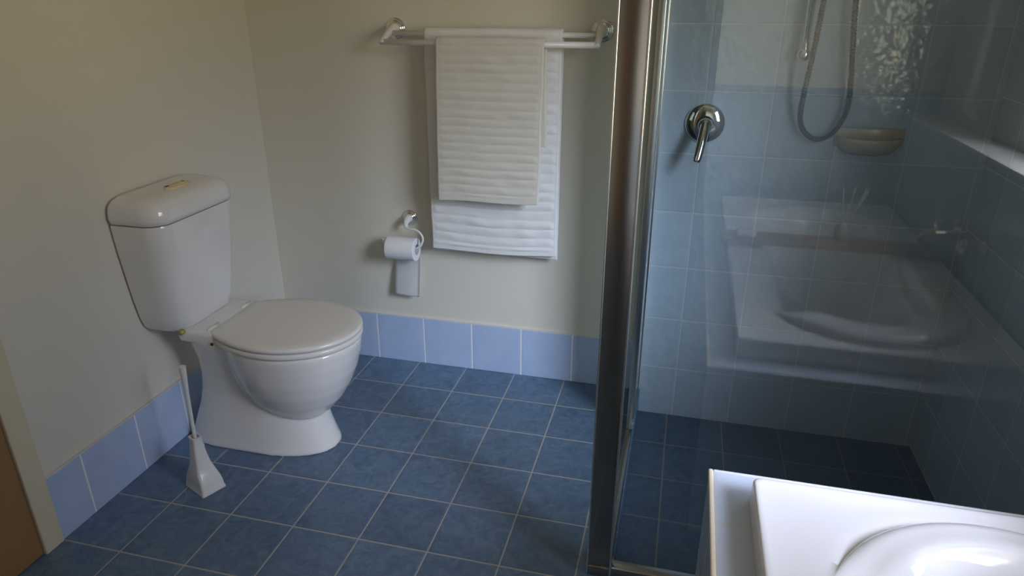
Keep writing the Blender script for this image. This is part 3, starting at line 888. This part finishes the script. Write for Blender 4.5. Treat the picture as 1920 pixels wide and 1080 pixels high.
# ------------------------------------------------------------------ towels
def towel(name, label, x0, x1, yb, zb, rb, zf, zk, rib, amp, mat, th=0.007, seed=1, dyf=0.0, dyk=0.0, skew=0.0, tiltf=0.0, side=0.022, foldx=None):
    t_ = thing(name, label, 'towel', ((x0 + x1) / 2, yb, zb))
    R = rb + 0.001
    path = []
    n1 = int((zb - zf) / 0.0028)
    for k in range(n1):
        z = zf + (zb - zf) * k / n1
        path.append((yb - R - dyf * (1 - k / n1), z, 'f', z))
    na = 14
    for k in range(na + 1):
        a = pi * k / na
        path.append((yb - R * cos(a), zb + R * sin(a), 'a', zb + a * R))
    n2 = int((zb - zk) / 0.0028)
    for k in range(1, n2 + 1):
        z = zb - (zb - zk) * k / n2
        path.append((yb + R + dyk * (k / n2), z, 'k', 2 * zb - z))
    P = [Vector((0, p[0], p[1])) for p in path]
    N = []
    for i in range(len(P)):
        d = (P[min(i + 1, len(P) - 1)] - P[max(i - 1, 0)]).normalized()
        N.append(Vector((0, -d.z, d.y)).normalized())
    nx = int((x1 - x0) / 0.006)
    s_arr = [0.0]
    for i in range(1, len(P)): s_arr.append(s_arr[-1] + (P[i] - P[i - 1]).length)
    Ltot = s_arr[-1]
    bm = bmesh.new(); outer = []; inner = []
    rnd = random.Random(seed)
    for i in range(len(P)):
        ro, ri = [], []
        sfrac = s_arr[i] / Ltot
        for j in range(nx + 1):
            u = j / nx
            x = x0 + (x1 - x0) * u
            x += skew * sfrac + 0.0022 * noise.noise(Vector((seed * 3.1, s_arr[i] * 9, u * 2 + (5 if u > .5 else 0))))
            edge = min(u, 1 - u) * (x1 - x0)
            hem = min(s_arr[i], Ltot - s_arr[i])
            k_e = smooth01((edge - side * 0.5) / 0.006) * smooth01((hem - 0.016) / 0.006)
            ph = s_arr[i] / rib + 0.12 * noise.noise(Vector((u * 3, s_arr[i] * 8, seed)))
            wv = abs(sin(pi * ph)) ** 0.75
            lump = 1.3 * noise.noise(Vector((x * 16, s_arr[i] * 24, seed + 4.0)))
            h = amp * (wv * (1 + lump)) * k_e + (0.0008 if k_e < 0.5 else 0)
            big = 0.005 * noise.noise(Vector((x * 4.5, s_arr[i] * 2.5, seed + 9.0)))
            fall = smooth01((zb - P[i].z) / 0.3)
            if P[i].y > yb: big *= 0.2
            else: big = big - 0.0 
            base = P[i] + N[i] * (0.0015 + big * fall)
            dz = 0
            if path[i][2] == 'f':
                dz = (-tiltf * (u - 0.5) + 0.004 * sin(u * 5 + seed)) * (1 - (P[i].z - zf) / (zb - zf))
            v = base + Vector((x, 0, dz))
            ro.append(bm.verts.new(v + N[i] * (th / 2 + h)))
            ri.append(bm.verts.new(v - N[i] * (th / 2 * 0.5)))
        outer.append(ro); inner.append(ri)
    for i in range(len(P) - 1):
        for j in range(nx):
            bm.faces.new((outer[i][j], outer[i][j + 1], outer[i + 1][j + 1], outer[i + 1][j]))
            bm.faces.new((inner[i][j], inner[i + 1][j], inner[i + 1][j + 1], inner[i][j + 1]))
        bm.faces.new((outer[i][0], outer[i + 1][0], inner[i + 1][0], inner[i][0]))
        bm.faces.new((outer[i][nx], inner[i][nx], inner[i + 1][nx], outer[i + 1][nx]))
    for e in (0, len(P) - 1):
        for j in range(nx):
            bm.faces.new((outer[e][j], inner[e][j], inner[e][j + 1], outer[e][j + 1]))
    o = part('cloth', bm, mat, t_)
    return t_
towel('bath_towel', 'large white ribbed bath towel on the back bar, behind the smaller towel', 0.305, 0.765, -0.055, 1.268, 0.0115, 0.528, 0.512, 0.033, 0.0032, m_towel, seed=2, dyf=0.004, dyk=-0.005, tiltf=-0.006)
towel('hand_towel', 'smaller ivory ribbed hand towel over the front bar, in front of the large towel', 0.357, 0.712, -0.118, 1.243, 0.0125, 0.733, 0.925, 0.028, 0.0026, m_towel2, seed=7, dyf=0.006, dyk=-0.006, skew=0.016, tiltf=-0.012)

# ------------------------------------------------------------------ toilet paper
th_ = thing('toilet_paper_holder', 'white wire toilet paper holder on a chrome wall roundel', 'toilet paper holder', (0.19, 0, 0.615))
bm = bmesh.new(); roundel(bm, 0.190, 0.614, 0.0295)
part('roundel', bm, m_chrome, th_, label='chrome wall roundel')
bm = bmesh.new()
tube(bm, catmull([(0.190, -0.012, 0.614), (0.190, -0.030, 0.612), (0.191, -0.046, 0.604), (0.195, -0.055, 0.592)], 6), lambda t: 0.0155 - 0.0085 * smooth01(t), 20)
part('bracket', bm, m_plast, th_)
bm = bmesh.new()
tube(bm, catmull([(0.195, -0.055, 0.592), (0.208, -0.060, 0.588), (0.232, -0.064, 0.588), (0.253, -0.067, 0.578), (0.264, -0.069, 0.558), (0.258, -0.070, 0.534), (0.242, -0.070, 0.520), (0.225, -0.070, 0.517), (0.17, -0.070, 0.520), (0.112, -0.070, 0.524), (0.108, -0.070, 0.532), (0.106, -0.070, 0.545)], 8), 0.0042, 12)
part('wire_arm', bm, m_plast, th_)
ro = thing('toilet_paper_roll', 'white toilet paper roll with a sheet hanging down the wall', 'toilet paper', (0.175, -0.066, 0.51))
bm = bmesh.new()
ax0, ax1, ry, rz, rr, rc = 0.122, 0.236, -0.0635, 0.5105, 0.0435, 0.020
seg = 48
def circ(x, r, z=rz, y=ry): return [Vector((x, y + r * cos(2 * pi * k / seg), z + r * sin(2 * pi * k / seg))) for k in range(seg)]
rings = [circ(ax0, rc), circ(ax0, rr - 0.002), circ(ax0 + 0.002, rr), circ(ax1 - 0.002, rr), circ(ax1, rr - 0.002), circ(ax1, rc)]
loft(bm, rings, False)
part('roll', bm, m_paper, ro, angle=40)
bm = bmesh.new()
loft(bm, [circ(ax0 + 0.0005, rc), circ(ax1 - 0.0005, rc), circ(ax1 - 0.0005, rc - 0.0015), circ(ax0 + 0.0005, rc - 0.0015)], False)
part('core', bm, m_card, ro)
bm = bmesh.new()
rows = []
for k in range(30):
    t = k / 29
    z = rz - t * (rz - 0.308)
    yy = ry + rr - 0.001 + 0.004 * sin(t * 5) - 0.012 * t * t
    rows.append([Vector((ax0 + 0.006 + (ax1 - ax0 - 0.014) * u / 8 - 0.0035 * t, yy - 0.003 * sin(u / 8 * pi) * t, z - 0.003 * u / 8 * t)) for u in range(9)])
loft(bm, rows, False, False)
bm2 = bm
bmesh.ops.solidify(bm2, geom=bm2.faces[:], thickness=0.0006)
part('sheet', bm2, m_paper, ro)
